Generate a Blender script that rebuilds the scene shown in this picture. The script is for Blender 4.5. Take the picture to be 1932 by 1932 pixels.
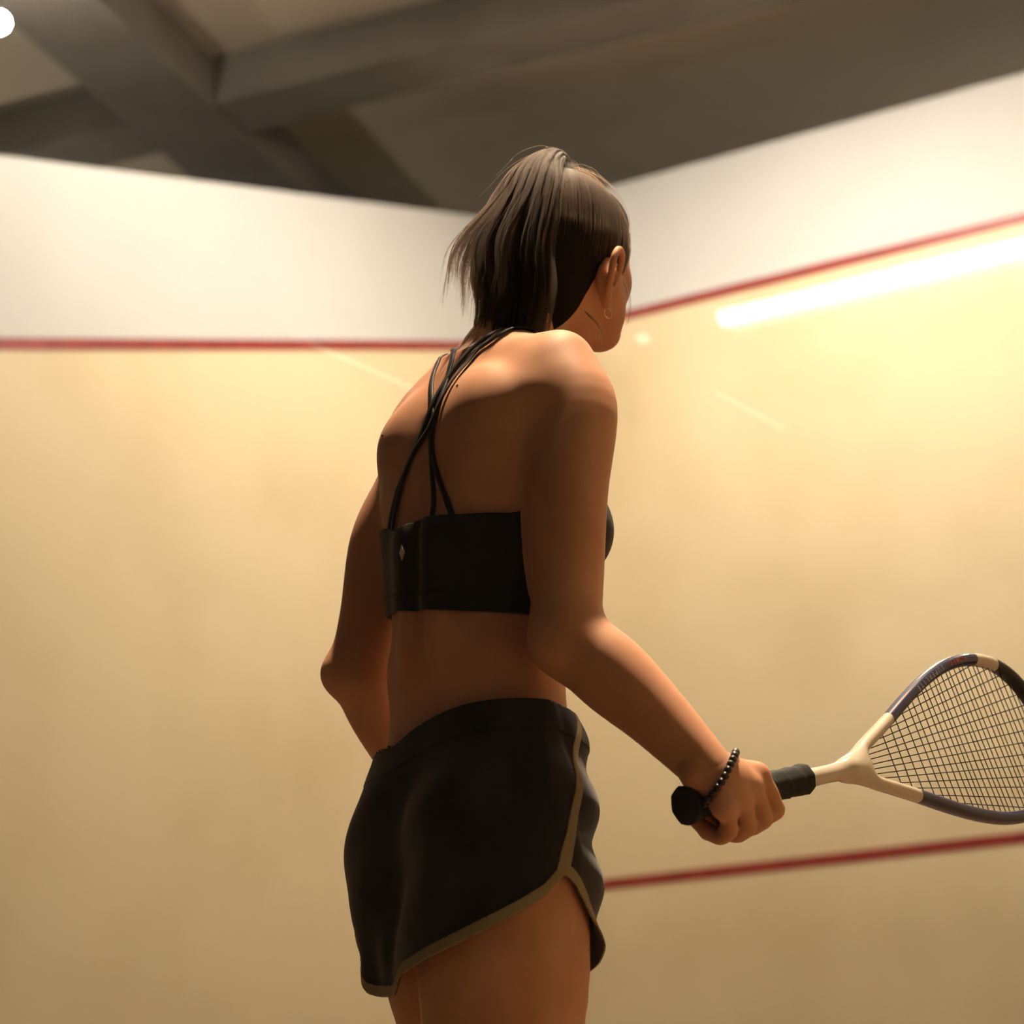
import bpy, bmesh, math, random
import numpy as np
from mathutils import Vector, Matrix

random.seed(7); RNG = np.random.default_rng(7)
for o in list(bpy.data.objects): bpy.data.objects.remove(o, do_unlink=True)
SC = bpy.context.scene
COL = SC.collection

# ------------------------------------------------------------------ camera
YAW, PITCH, ROLL, FPX = 0.537, 0.265, -0.047, 4569.0
CAM = Vector((6.027, -10.091, 0.498))
_d = Vector((-math.sin(YAW)*math.cos(PITCH), math.cos(YAW)*math.cos(PITCH), math.sin(PITCH)))
_r = Vector((math.cos(YAW), math.sin(YAW), 0.0)); _u = _r.cross(_d)
_r2 = _r*math.cos(ROLL) + _u*math.sin(ROLL); _u2 = -_r*math.sin(ROLL) + _u*math.cos(ROLL)
cd = bpy.data.cameras.new('camera'); cam = bpy.data.objects.new('camera', cd); COL.objects.link(cam)
cam.matrix_world = Matrix(((_r2.x, _u2.x, -_d.x, CAM.x), (_r2.y, _u2.y, -_d.y, CAM.y), (_r2.z, _u2.z, -_d.z, CAM.z), (0, 0, 0, 1)))
cd.sensor_width = 36.0; cd.lens = FPX/1932*36.0; cd.clip_start = 0.02; cd.clip_end = 60
cd.dof.use_dof = True; cd.dof.focus_distance = 2.78; cd.dof.aperture_fstop = 5.0
SC.camera = cam

# ------------------------------------------------------------------ world, exposure
w = bpy.data.worlds.new('world'); SC.world = w; w.use_nodes = True
w.node_tree.nodes['Background'].inputs[0].default_value = (1.0, 0.8, 0.6, 1)
w.node_tree.nodes['Background'].inputs[1].default_value = 0.004
SC.view_settings.view_transform = 'Standard'; SC.view_settings.look = 'None'
SC.view_settings.gamma = 1.0; SC.view_settings.use_curve_mapping = False
SC.view_settings.exposure = 0.10
SC.cycles.use_light_tree = False; SC.cycles.max_bounces = 6; SC.cycles.diffuse_bounces = 4; SC.cycles.glossy_bounces = 3; SC.cycles.transmission_bounces = 4; SC.cycles.transparent_max_bounces = 8
LAMP_COLOR = (1.0, 0.86, 0.70)
# hanging court lamps: (x, y, z, watts)
COURT_LAMPS = [(2.3, -2.05, 5.35, 520), (4.9, -2.7, 5.35, 170), (0.95, -3.7, 5.42, 105), (4.78, -7.05, 5.35, 2500)]
SIDE_LAMP = (-0.58, -3.08, 5.30, 60)
CEILING_FILL_LAMPS = [(2.6, 3.4, 4.6, 85), (-3.2, -1.0, 4.2, 85)]  # added fill lamps, hidden behind the court walls, to brighten the ceiling

# ------------------------------------------------------------------ helpers: objects
def link(name, me, mat=None, parent=None, smooth=True):
    o = bpy.data.objects.new(name, me); COL.objects.link(o)
    if mat is not None: me.materials.append(mat)
    if smooth and hasattr(me, 'polygons'):
        me.polygons.foreach_set('use_smooth', np.ones(len(me.polygons), bool))
    if parent is not None: o.parent = parent
    return o

def tag(o, label=None, cat=None, group=None, kind=None):
    if label: o['label'] = label
    if cat: o['category'] = cat
    if group: o['group'] = group
    if kind: o['kind'] = kind
    return o

def empty(name, loc=(0, 0, 0), rz=0.0, parent=None):
    o = bpy.data.objects.new(name, None); COL.objects.link(o); o.location = loc; o.rotation_euler = (0, 0, rz)
    o.empty_display_size = 0.1
    if parent: o.parent = parent
    return o

def pymesh(name, V, Fc):
    me = bpy.data.meshes.new(name)
    me.from_pydata([tuple(map(float, v)) for v in V], [], [tuple(int(i) for i in f) for f in Fc])
    me.update(); return me

def npmesh(name, V, Fc):
    """fast mesh from arrays; Fc (n,3) or (n,4)"""
    V = np.asarray(V, np.float32); Fc = np.asarray(Fc, np.int32); k = Fc.shape[1]
    me = bpy.data.meshes.new(name)
    me.vertices.add(len(V)); me.vertices.foreach_set('co', V.ravel())
    me.loops.add(len(Fc)*k); me.loops.foreach_set('vertex_index', Fc.ravel())
    me.polygons.add(len(Fc)); me.polygons.foreach_set('loop_start', np.arange(len(Fc), dtype=np.int32)*k)
    me.update(calc_edges=True); me.validate(); return me

def box(name, lo, hi, mat, parent=None, bevel=0.0):
    x0, y0, z0 = lo; x1, y1, z1 = hi
    V = [(x0,y0,z0),(x1,y0,z0),(x1,y1,z0),(x0,y1,z0),(x0,y0,z1),(x1,y0,z1),(x1,y1,z1),(x0,y1,z1)]
    Fc = [(0,3,2,1),(4,5,6,7),(0,1,5,4),(1,2,6,5),(2,3,7,6),(3,0,4,7)]
    o = link(name, pymesh(name, V, Fc), mat, parent, smooth=False)
    if bevel > 0:
        m = o.modifiers.new('bevel', 'BEVEL'); m.width = bevel; m.segments = 2
    return o

def prism(name, poly, axis, a0, a1, mat, parent=None):
    """poly: 2D outline; axis 'x': points are (y,z), extruded x from a0 to a1"""
    n = len(poly)
    f = (lambda p, a: (a, p[0], p[1])) if axis == 'x' else ((lambda p, a: (p[0], a, p[1])) if axis == 'y' else (lambda p, a: (p[0], p[1], a)))
    V = [f(p, a0) for p in poly] + [f(p, a1) for p in poly]
    Fc = [tuple(range(n)), tuple(range(2*n-1, n-1, -1))] + [(i, n+i, n+(i+1) % n, (i+1) % n) for i in range(n)]
    me = pymesh(name, V, Fc)
    bm = bmesh.new(); bm.from_mesh(me); bmesh.ops.recalc_face_normals(bm, faces=bm.faces); bm.to_mesh(me); bm.free()
    return link(name, me, mat, parent, smooth=False)

def lathe(name, prof, mat, parent=None, n=32):
    V = []; Fc = []
    for (rad, z) in prof:
        for k in range(n):
            a = 2*math.pi*k/n; V.append((rad*math.cos(a), rad*math.sin(a), z))
    for i in range(len(prof)-1):
        for k in range(n):
            Fc.append((i*n+k, i*n+(k+1) % n, (i+1)*n+(k+1) % n, (i+1)*n+k))
    return link(name, pymesh(name, V, Fc), mat, parent)

def tube(pts, rad, n=8, closed=False, cap=True):
    """verts, quads of a tube along pts (parallel transport)"""
    P = np.asarray(pts, float); m = len(P)
    R = np.full(m, rad) if np.isscalar(rad) else np.asarray(rad, float)
    T = np.gradient(P, axis=0) if not closed else np.roll(P, -1, 0)-np.roll(P, 1, 0)
    T /= np.linalg.norm(T, axis=1)[:, None]+1e-12
    a = np.array([0, 0, 1.]) if abs(T[0][2]) < .9 else np.array([1., 0, 0])
    u = np.cross(T[0], a); u /= np.linalg.norm(u); V = []
    for i in range(m):
        u = u-T[i]*(u@T[i]); u /= np.linalg.norm(u); v = np.cross(T[i], u)
        for k in range(n):
            t = 2*math.pi*k/n; V.append(P[i]+R[i]*(u*math.cos(t)+v*math.sin(t)))
    Fc = []
    for i in range(m if closed else m-1):
        j = (i+1) % m
        for k in range(n): Fc.append((i*n+k, i*n+(k+1) % n, j*n+(k+1) % n, j*n+k))
    if cap and not closed:
        Fc.append(tuple(range(n-1, -1, -1))); Fc.append(tuple((m-1)*n+k for k in range(n)))
    return V, Fc

def ico(rad, sub=2):
    bm = bmesh.new(); bmesh.ops.create_icosphere(bm, subdivisions=sub, radius=rad)
    me = bpy.data.meshes.new('bead'); bm.to_mesh(me); bm.free()
    me.polygons.foreach_set('use_smooth', np.ones(len(me.polygons), bool)); return me

def catmull(P, n):
    """smooth resample of control points P (m,d) to n points"""
    P = np.asarray(P, float); m = len(P)
    Q = np.vstack([2*P[0]-P[1], P, 2*P[-1]-P[-2]])
    t = np.linspace(0, m-1-1e-9, n); i = t.astype(int); s = (t-i)[:, None]
    a, b, c, d = Q[i], Q[i+1], Q[i+2], Q[i+3]
    return .5*((2*b)+(-a+c)*s+(2*a-5*b+4*c-d)*s**2+(-a+3*b-3*c+d)*s**3)

# ------------------------------------------------------------------ helpers: materials
def mat(name, color, rough=0.6, spec=0.5, metal=0.0, coat=0.0):
    m = bpy.data.materials.new(name); m.use_nodes = True
    b = m.node_tree.nodes['Principled BSDF']
    b.inputs['Base Color'].default_value = (*color, 1); b.inputs['Roughness'].default_value = rough
    b.inputs['Specular IOR Level'].default_value = spec; b.inputs['Metallic'].default_value = metal
    b.inputs['Coat Weight'].default_value = coat
    return m

def nodes(m): return m.node_tree.nodes, m.node_tree.links, m.node_tree.nodes['Principled BSDF']

def noise_color(m, c1, c2, scale, detail=4, lo=.35, hi=.65, coord='Object', stretch=None):
    N, L, b = nodes(m)
    tc = N.new('ShaderNodeTexCoord'); nz = N.new('ShaderNodeTexNoise'); rp = N.new('ShaderNodeValToRGB')
    nz.inputs['Scale'].default_value = scale; nz.inputs['Detail'].default_value = detail
    src = tc.outputs[coord]
    if stretch:
        mp = N.new('ShaderNodeMapping'); mp.inputs['Scale'].default_value = stretch
        L.new(src, mp.inputs[0]); src = mp.outputs[0]
    L.new(src, nz.inputs['Vector']); L.new(nz.outputs['Fac'], rp.inputs[0])
    rp.color_ramp.elements[0].position = lo; rp.color_ramp.elements[0].color = (*c1, 1)
    rp.color_ramp.elements[1].position = hi; rp.color_ramp.elements[1].color = (*c2, 1)
    L.new(rp.outputs[0], b.inputs['Base Color']); return rp

def bump(m, scale, strength, dist=0.002, detail=3, coord='Object', stretch=None):
    N, L, b = nodes(m)
    tc = N.new('ShaderNodeTexCoord'); nz = N.new('ShaderNodeTexNoise'); bp = N.new('ShaderNodeBump')
    nz.inputs['Scale'].default_value = scale; nz.inputs['Detail'].default_value = detail
    src = tc.outputs[coord]
    if stretch:
        mp = N.new('ShaderNodeMapping'); mp.inputs['Scale'].default_value = stretch
        L.new(src, mp.inputs[0]); src = mp.outputs[0]
    L.new(src, nz.inputs['Vector']); L.new(nz.outputs['Fac'], bp.inputs['Height'])
    bp.inputs['Strength'].default_value = strength; bp.inputs['Distance'].default_value = dist
    L.new(bp.outputs[0], b.inputs['Normal'])

def emit(name, color, strength):
    m = bpy.data.materials.new(name); m.use_nodes = True; N = m.node_tree.nodes; L = m.node_tree.links
    N.remove(N['Principled BSDF']); e = N.new('ShaderNodeEmission')
    e.inputs[0].default_value = (*color, 1); e.inputs[1].default_value = strength
    L.new(e.outputs[0], N['Material Output'].inputs[0]); return m

M_white = mat('wall_white_paint', (.53, .525, .52), .7); noise_color(M_white, (.515, .51, .505), (.545, .54, .535), 1.3)
M_cream = mat('wall_cream_plaster', (.80, .64, .38), .55, .35)
noise_color(M_cream, (.59, .48, .30), (.67, .56, .37), 1.1, 5, .30, .55)
bump(M_cream, 60, .15, .002)
M_red = mat('court_line_red', (.36, .022, .018), .5); noise_color(M_red, (.20, .012, .010), (.27, .02, .014), 9)
M_ceil = mat('ceiling_board', (.44, .39, .31), .9); noise_color(M_ceil, (.41, .36, .28), (.47, .42, .34), .9)
M_beam = mat('beam_dark_steel', (.13, .115, .10), .7); noise_color(M_beam, (.115, .10, .085), (.15, .135, .115), 2)
M_floor = mat('court_floor_wood', (.16, .10, .05), .4); noise_color(M_floor, (.10, .06, .03), (.15, .09, .045), 3, 4, .3, .7, 'Object', (12, .6, 1))
M_dark = mat('hall_wall_paint', (.10, .085, .07), .8); noise_color(M_dark, (.09, .075, .06), (.11, .095, .08), 1.5)
M_metal = mat('lamp_housing_metal', (.25, .25, .25), .4, .5, .8)

# ================================================================== SETTING
CW, CL = 6.4, 9.75           # court width and length
TOP, SL_TOP, SL_OUT, OUT, SERV = 5.27, 0.252, 0.270, 4.57, 1.78
S = lambda o: tag(o, kind='structure')
S(box('floor', (-6, -16, -0.1), (12, 6, 0.0), M_floor))
S(box('ceiling', (-8, -16, 6.0), (12, 8, 6.15), M_ceil))
# front wall: cream plaster below the out line, white above
wf = S(box('wall_front', (-.15, 0, 0), (CW+.15, .15, OUT), M_cream))
box('upper_band', (-.15, .0, OUT), (CW+.15, .15, TOP), M_white, wf)
def side(name, x0, x1):
    yb = -CL
    o = S(prism(name, [(0, 0), (yb, 0), (yb, OUT+SL_OUT*yb), (0, OUT)], 'x', x0, x1, M_cream))
    prism('upper_band', [(0, OUT), (yb, OUT+SL_OUT*yb), (yb, TOP+SL_TOP*yb), (0, TOP)], 'x', x0, x1, M_white, o)
    return o
side('wall_left', -.15, 0.0); side('wall_right', CW, CW+.15)
# painted red lines, a few millimetres proud
S(box('trim_1', (0.003, -.004, OUT-.025), (CW-.003, .001, OUT+.025), M_red))
S(box('trim_2', (0.003, -.004, SERV-.025), (CW-.003, .001, SERV+.025), M_red))
yb = -CL+.02
S(prism('trim_3', [(-.004, OUT-.025), (yb, OUT-.025+SL_OUT*yb), (yb, OUT+.025+SL_OUT*yb), (-.004, OUT+.025)], 'x', -.001, .004, M_red))
S(prism('trim_4', [(-.004, OUT-.025), (yb, OUT-.025+SL_OUT*yb), (yb, OUT+.025+SL_OUT*yb), (-.004, OUT+.025)], 'x', CW-.004, CW+.001, M_red))
S(box('trim_5', (0.01, -.025, .43), (CW-.01, .0, .48), M_red))
# hall around the court
S(box('wall_hall_left', (-6.2, -16, 0), (-6, 6, 6), M_dark)); S(box('wall_hall_right', (12, -16, 0), (12.2, 6, 6), M_dark))
S(box('wall_hall_front', (-6.2, 6, 0), (12.2, 6.2, 6), M_dark)); S(box('wall_hall_back', (-6.2, -16.2, 0), (12.2, -16, 6), M_dark))
# glass back wall
M_glass = bpy.data.materials.new('back_wall_glass'); M_glass.use_nodes = True
_N = M_glass.node_tree.nodes; _L = M_glass.node_tree.links; _N.remove(_N['Principled BSDF'])
_t = _N.new('ShaderNodeBsdfTransparent'); _t.inputs[0].default_value = (.97, .975, .965, 1)
_g = _N.new('ShaderNodeBsdfGlossy'); _g.inputs['Roughness'].default_value = 0.0
_lw = _N.new('ShaderNodeLayerWeight'); _lw.inputs['Blend'].default_value = .5; _m = _N.new('ShaderNodeMixShader')
_p = _N.new('ShaderNodeMath'); _p.operation = 'POWER'; _p.inputs[1].default_value = 5.0
_f = _N.new('ShaderNodeMath'); _f.operation = 'MULTIPLY_ADD'; _f.inputs[1].default_value = .96; _f.inputs[2].default_value = .04
_L.new(_lw.outputs['Facing'], _p.inputs[0]); _L.new(_p.outputs[0], _f.inputs[0])
_L.new(_f.outputs[0], _m.inputs[0]); _L.new(_t.outputs[0], _m.inputs[1]); _L.new(_g.outputs[0], _m.inputs[2])
_L.new(_m.outputs[0], _N['Material Output'].inputs[0])
wb = S(empty('wall_back', (0, -CL, 0)))
for x0, x1 in ((.0, 2.13), (2.135, 4.265), (4.27, 6.4)):
    box('glass_pane', (x0, -.006, .0), (x1, .006, 2.6), M_glass, wb)
# ceiling beams
M3 = lambda o, x, y, a: (setattr(o, 'location', (x, y, 0)), setattr(o, 'rotation_euler', (0, 0, a)))
b1 = S(box('beam_long', (-.24, -7, 5.72), (.24, 6, 6.0), M_beam)); M3(b1, -1.28, -.7, math.radians(14))
b2 = S(box('beam_cross', (-6, -.19, 5.74), (9, .19, 6.0), M_beam)); M3(b2, -1.2, -1.02, math.radians(7))
#@@LAMPS
# ================================================================== LAMPS
BULB = emit('lamp_bulb_glow', LAMP_COLOR, 1.0)
def court_lamp(x, y, z, watts, label, top=6.0, r=.10, dome=True, color=LAMP_COLOR):
    t = tag(empty('ceiling_lamp', (x, y, z)), label, 'lamp', 'court lamps under the ceiling')
    lathe('shade' if dome else 'socket', [(.004, .10), (.018, .095), (.022, .05), (.020, .035), (.0, .03)] if not dome else [(.02, .16), (.06, .155), (.12, .12), (.19, .05), (.215, .0), (.205, .0), (.18, .045), (.11, .11), (.05, .14), (.02, .145)], M_metal, t)
    lathe('cord', [(.006, .09), (.006, top-z)], M_beam, t, 8)
    mb = emit('bulb_glow', color, watts/(4*math.pi**2*r*r))
    b = link('bulb', ico(r, 2), mb, t); b.location = (0, 0, .02)
    return t
names = ['hanging dome lamp nearest the front left corner', 'hanging dome lamp above the front wall near the right wall',
         'hanging dome lamp along the left wall', 'hanging lamp above the player, skirted by an added light-narrowing tube']
for (x, y, z, wt), nm in zip(COURT_LAMPS, names):
    t_ = court_lamp(x, y, z, wt, nm, color=(1.0, .74, .50) if 'skirted' in nm else LAMP_COLOR)
    if 'skirted' in nm: lathe('light_narrowing_skirt', [(.215, .0), (.215, -.48), (.209, -.48), (.209, .0)], M_metal, t_)  # unseen tube added under the shade to keep the light on the player
court_lamp(*SIDE_LAMP, 'bright bare bulb lamp past the top of the side wall', r=.045, dome=False)
for L4, nm in zip(CEILING_FILL_LAMPS, ('added unseen fill lamp behind the front wall, brightening the ceiling', 'added unseen fill lamp behind the left wall, brightening the ceiling')): court_lamp(*L4, nm, r=.05, dome=False)
# fluorescent tube in the corridor behind the glass, mirrored in the pane
def fluorescent(loc, length, strength, label, rz=0.0, ry=0.0):
    t = tag(empty('fluorescent_light', loc, rz), label, 'light', 'corridor tube lights'); t.rotation_euler = (0, ry, rz)
    V, Fc = tube([(-length/2, 0, 0), (length/2, 0, 0)], .019, 12)
    link('tube', pymesh('tube', V, Fc), emit('tube_glow', (1.0, .93, .74), strength), t)
    box('batten', (-length/2-.03, -.075, -.035), (length/2+.03, -.03, .035), M_metal, t, .004)
    for s in (-1, 1): box('end_cap', (s*(length/2+.012)-.012, -.04, -.022), (s*(length/2+.012)+.012, .022, .022), M_metal, t)
    return t
TUBES = [((4.40, -14.5, 2.484), 1.56, 26.0)]
fluorescent(TUBES[0][0], TUBES[0][1], TUBES[0][2], 'long white tube light mirrored in the glass below the red line')
fluorescent((2.76, -14.20, 2.484), .45, 4.0, 'faint short tube light mirrored in the glass across the left red line', math.pi/2)
fluorescent((3.365, -15.17, 2.484), .43, 2.2, 'faint short tube light mirrored in the glass right of the player', math.pi/2)
sp = tag(empty('ceiling_spotlight', (3.40, -14.5, 2.484)), 'small faint spotlight mirrored in the glass beside the chin', 'light')
lathe('housing', [(.0, .06), (.03, .058), (.035, .02), (.032, .0), (.028, .0), (.028, .03), (.0, .034)], M_metal, sp)
link('bulb', ico(.018, 2), emit('spot_glow', (1.0, .95, .85), 5.0), sp)

# ================================================================== SIGNED DISTANCE MODELLING
class Field:
    def __init__(s, lo, hi, h, fill=.2):
        s.lo = np.array(lo, np.float64); s.h = h
        s.n = np.ceil((np.array(hi)-s.lo)/h).astype(int)+1
        s.F = np.full(s.n, fill, np.float32)
        s.ax = [(s.lo[i]+h*np.arange(s.n[i])).astype(np.float32) for i in range(3)]
    def sub(s, lo, hi):
        i0 = np.clip(np.floor((np.array(lo)-s.lo)/s.h).astype(int), 0, s.n); i1 = np.clip(np.ceil((np.array(hi)-s.lo)/s.h).astype(int)+1, 0, s.n)
        if np.any(i1 <= i0): return None
        sl = tuple(slice(a, b) for a, b in zip(i0, i1))
        return sl, s.ax[0][sl[0]][:, None, None], s.ax[1][sl[1]][None, :, None], s.ax[2][sl[2]][None, None, :]
    def put(s, fn, lo, hi, k=.02, op='add', pad=.035):
        q = s.sub(np.array(lo)-pad-k, np.array(hi)+pad+k)
        if q is None: return
        sl, X, Y, Z = q; d = fn(X, Y, Z).astype(np.float32); f = s.F[sl]
        if op == 'add': s.F[sl] = smin(f, d, k)
        elif op == 'cut': s.F[sl] = -smin(-f, d, k)
    def limb(s, P, R, k=.02, n=None, flat=None, op='add'):
        """chain of points with radii; flat=(axis, ratio) thins it along the axis"""
        P = np.asarray(P, float); n = n or max(2, 6*(len(P)-1)+1)
        Q = catmull(np.c_[P, np.asarray(R, float)], n) if len(P) > 2 else np.linspace(np.r_[P[0], R[0]], np.r_[P[1], R[1]], 2)
        for a, b in zip(Q[:-1], Q[1:]): pass
        lo = (Q[:, :3]-Q[:, 3:]).min(0); hi = (Q[:, :3]+Q[:, 3:]).max(0)
        def fn(X, Y, Z):
            out = None
            for a, b in zip(Q[:-1], Q[1:]):
                d = seg(X, Y, Z, a, b, flat); out = d if out is None else np.minimum(out, d)
            return out
        s.put(fn, lo, hi, k, op)
    def ball(s, c, rad, k=.02, op='add', rot=None):
        rad = np.array([rad]*3 if np.isscalar(rad) else rad, float); m = rad.min(); big = rad.max()
        c = np.array(c, float)
        def fn(X, Y, Z):
            x, y, z = X-c[0], Y-c[1], Z-c[2]
            if rot is not None:
                x, y, z = (rot[i][0]*x+rot[i][1]*y+rot[i][2]*z for i in range(3))
            k0 = np.sqrt((x/rad[0])**2+(y/rad[1])**2+(z/rad[2])**2)
            k1 = np.sqrt((x/rad[0]**2)**2+(y/rad[1]**2)**2+(z/rad[2]**2)**2)
            return np.where(k1 > 1e-6, k0*(k0-1)/np.maximum(k1, 1e-6), -m)
        s.put(fn, c-big, c+big, k, op)
    def sample(s, P):
        P = np.asarray(P, float); t = (P-s.lo)/s.h; t = np.clip(t, 0, np.array(s.n)-1.001); i = t.astype(int); u = t-i
        out = 0
        for a in (0, 1):
            for b in (0, 1):
                for c in (0, 1):
                    wgt = (u[:, 0] if a else 1-u[:, 0])*(u[:, 1] if b else 1-u[:, 1])*(u[:, 2] if c else 1-u[:, 2])
                    out = out+wgt*s.F[i[:, 0]+a, i[:, 1]+b, i[:, 2]+c]
        return out
    def grad(s, P, e=.003):
        G = np.stack([s.sample(P+np.eye(3)[i]*e)-s.sample(P-np.eye(3)[i]*e) for i in range(3)], -1)
        return G/(np.linalg.norm(G, axis=1)[:, None]+1e-9)
    def project(s, P, off=0.0, it=25):
        P = np.array(P, float)
        for _ in range(it): P = P-(s.sample(P)-off)[:, None]*s.grad(P)*.8
        return P
    def mesh(s, level=0.0, relax=2):
        F = s.F-level; I = F < 0; nx, ny, nz = F.shape
        cnt = np.zeros((nx-1, ny-1, nz-1), np.int8)
        offs = [(a, b, c) for a in (0, 1) for b in (0, 1) for c in (0, 1)]
        for a, b, c in offs: cnt += I[a:nx-1+a, b:ny-1+b, c:nz-1+c]
        act = np.argwhere((cnt > 0) & (cnt < 8)); idx = np.full(cnt.shape, -1, np.int32); idx[tuple(act.T)] = np.arange(len(act))
        vals = np.stack([F[act[:, 0]+a, act[:, 1]+b, act[:, 2]+c] for a, b, c in offs], 1); O = np.array(offs, float)
        pos = np.zeros((len(act), 3)); w_ = np.zeros(len(act))
        for i in range(8):
            for j in range(i+1, 8):
                if abs(O[i]-O[j]).sum() != 1: continue
                m_ = (vals[:, i] < 0) != (vals[:, j] < 0)
                t = vals[m_, i]/(vals[m_, i]-vals[m_, j]); pos[m_] += O[i]+t[:, None]*(O[j]-O[i]); w_[m_] += 1
        V = s.lo+s.h*(act+pos/w_[:, None]); Q = []
        for ax in range(3):
            sl0 = [slice(None)]*3; sl1 = [slice(None)]*3; sl0[ax] = slice(0, -1); sl1[ax] = slice(1, None)
            A, B = I[tuple(sl0)], I[tuple(sl1)]; e = np.argwhere(A != B); u_, v_ = (ax+1) % 3, (ax+2) % 3
            ok = (e[:, u_] > 0) & (e[:, v_] > 0) & (e[:, u_] < F.shape[u_]-1) & (e[:, v_] < F.shape[v_]-1); e = e[ok]
            sgn = A[tuple(e.T)]; c0 = e.copy(); c0[:, u_] -= 1; c0[:, v_] -= 1; c1 = e.copy(); c1[:, v_] -= 1; c3 = e.copy(); c3[:, u_] -= 1
            q = np.stack([idx[tuple(c0.T)], idx[tuple(c1.T)], idx[tuple(e.T)], idx[tuple(c3.T)]], 1)
            q[~sgn] = q[~sgn][:, ::-1]; Q.append(q)
        Q = np.vstack(Q); Q = Q[(Q >= 0).all(1)]
        V = taubin(V, Q, relax); return V, Q

def smin(a, b, k):
    if k <= 0: return np.minimum(a, b)
    h_ = np.maximum(k-np.abs(a-b), 0)/k
    return np.minimum(a, b)-h_*h_*k*.25

def seg(X, Y, Z, a, b, flat=None):
    px, py, pz = X-a[0], Y-a[1], Z-a[2]; bx, by, bz = (b-a)[:3]
    t = np.clip((px*bx+py*by+pz*bz)/(bx*bx+by*by+bz*bz+1e-12), 0, 1)
    qx, qy, qz = px-t*bx, py-t*by, pz-t*bz
    if flat is not None:
        w_, e = flat; dt = (qx*w_[0]+qy*w_[1]+qz*w_[2])*(1/e-1)
        qx, qy, qz = qx+dt*w_[0], qy+dt*w_[1], qz+dt*w_[2]
    return np.sqrt(qx*qx+qy*qy+qz*qz)-(a[3]+t*(b[3]-a[3]))

def taubin(V, Q, it):
    E = np.vstack([Q[:, [i, (i+1) % Q.shape[1]]] for i in range(Q.shape[1])]); n = len(V)
    E = np.vstack([E, E[:, ::-1]]); deg = np.maximum(np.bincount(E[:, 0], minlength=n), 1)
    for k in range(it*2):
        L_ = np.stack([np.bincount(E[:, 0], V[E[:, 1], c], n) for c in range(3)], 1)/deg[:, None]-V
        V = V+(0.5 if k % 2 == 0 else -0.5)*L_
    return V

def tris(Q): return np.vstack([Q[:, [0, 1, 2]], Q[:, [0, 2, 3]]]) if Q.shape[1] == 4 else Q

def clip(V, T, g):
    """keep the part of a triangle mesh where g >= 0, cut cleanly along g = 0"""
    g = np.asarray(g, float); g = np.where(np.abs(g) < 1e-7, 1e-7, g); ins = g[T] >= 0; c = ins.sum(1)
    out = [T[c == 3]]; V2 = [V]; cache = {}; extra = []
    def cut(i, j):
        key = (min(i, j), max(i, j))
        if key not in cache:
            t = g[i]/(g[i]-g[j]); cache[key] = len(V)+len(extra); extra.append(V[i]+t*(V[j]-V[i]))
        return cache[key]
    new = []
    for tri, m_ in zip(T[(c == 1) | (c == 2)], ins[(c == 1) | (c == 2)]):
        k = int(np.argmax(m_)) if m_.sum() == 1 else int(np.argmin(m_))
        a, b, d = tri[k], tri[(k+1) % 3], tri[(k+2) % 3]; ab, ad = cut(a, b), cut(a, d)
        if m_.sum() == 1: new.append((a, ab, ad))
        else: new += [(ab, b, d), (ab, d, ad)]
    VV = np.vstack([V, np.array(extra)]) if extra else V
    TT = np.vstack([out[0], np.array(new, int).reshape(-1, 3)]) if new else out[0]
    used = np.unique(TT); mp = np.full(len(VV), -1); mp[used] = np.arange(len(used)); return VV[used], mp[TT]

def vnormals(V, T):
    n = np.cross(V[T[:, 1]]-V[T[:, 0]], V[T[:, 2]]-V[T[:, 0]]); N_ = np.zeros_like(V)
    for c in range(3):
        for k in range(3): N_[:, c] += np.bincount(T[:, k], n[:, c], len(V))
    return N_/(np.linalg.norm(N_, axis=1)[:, None]+1e-12)

def loft(F, rows, k=.02):
    """rows: z, centre f, half width, half depth back, half depth front, exponent"""
    R = np.array(rows, float); zs = R[:, 0]
    zz = np.linspace(zs[0], zs[-1], 400); dense = catmull(R, 1200)
    tab = [np.interp(zz, dense[:, 0], dense[:, j]) for j in range(1, 6)]
    lo = (-R[:, 2].max(), (R[:, 1]-R[:, 3]).min(), zs[0]); hi = (R[:, 2].max(), (R[:, 1]+R[:, 4]).max(), zs[-1])
    def fn(X, Y, Z):
        z1 = Z.ravel(); c, a, bb, bf, n_ = (np.interp(z1, zz, t_)[None, None, :] for t_ in tab)
        y = Y-c; b = np.where(y < 0, bb, bf)
        rho = (np.abs(X/a)**n_+np.abs(y/b)**n_)**(1/n_)
        d = (rho-1)*np.minimum(a, b)*1.0
        return np.maximum(d, np.maximum(Z-zs[-1], zs[0]-Z))
    F.put(fn, lo, hi, k)

# ================================================================== PERSON
# body frame: x = her right, y = her front, z = up; origin on the floor under the pelvis
PERSON_LOC = (4.582, -7.786, 0.0); PERSON_ROT = YAW-math.radians(47.0)
BUTT = np.array([.2816, .0527, .8604]); RA = np.array([-.0091, .9776, .2103]); RW = np.array([.1885, .2082, -.9597]); RN = np.array([-.982, .0309, -.1862])
rk = lambda u, d, s: BUTT+RA*u+RW*d-RN*s            # point in racket coordinates: along handle, down, towards her right
#@@JOINTS
R_SH, R_EL, R_WR = np.array([.147, .046, 1.362]), np.array([.172, -.003, 1.050]), rk(.034, -.026, .020)
L_SH, L_EL, L_WR = np.array([-.115, .060, 1.366]), np.array([-.193, .000, 1.085]), np.array([-.240, .135, .940])

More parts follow.
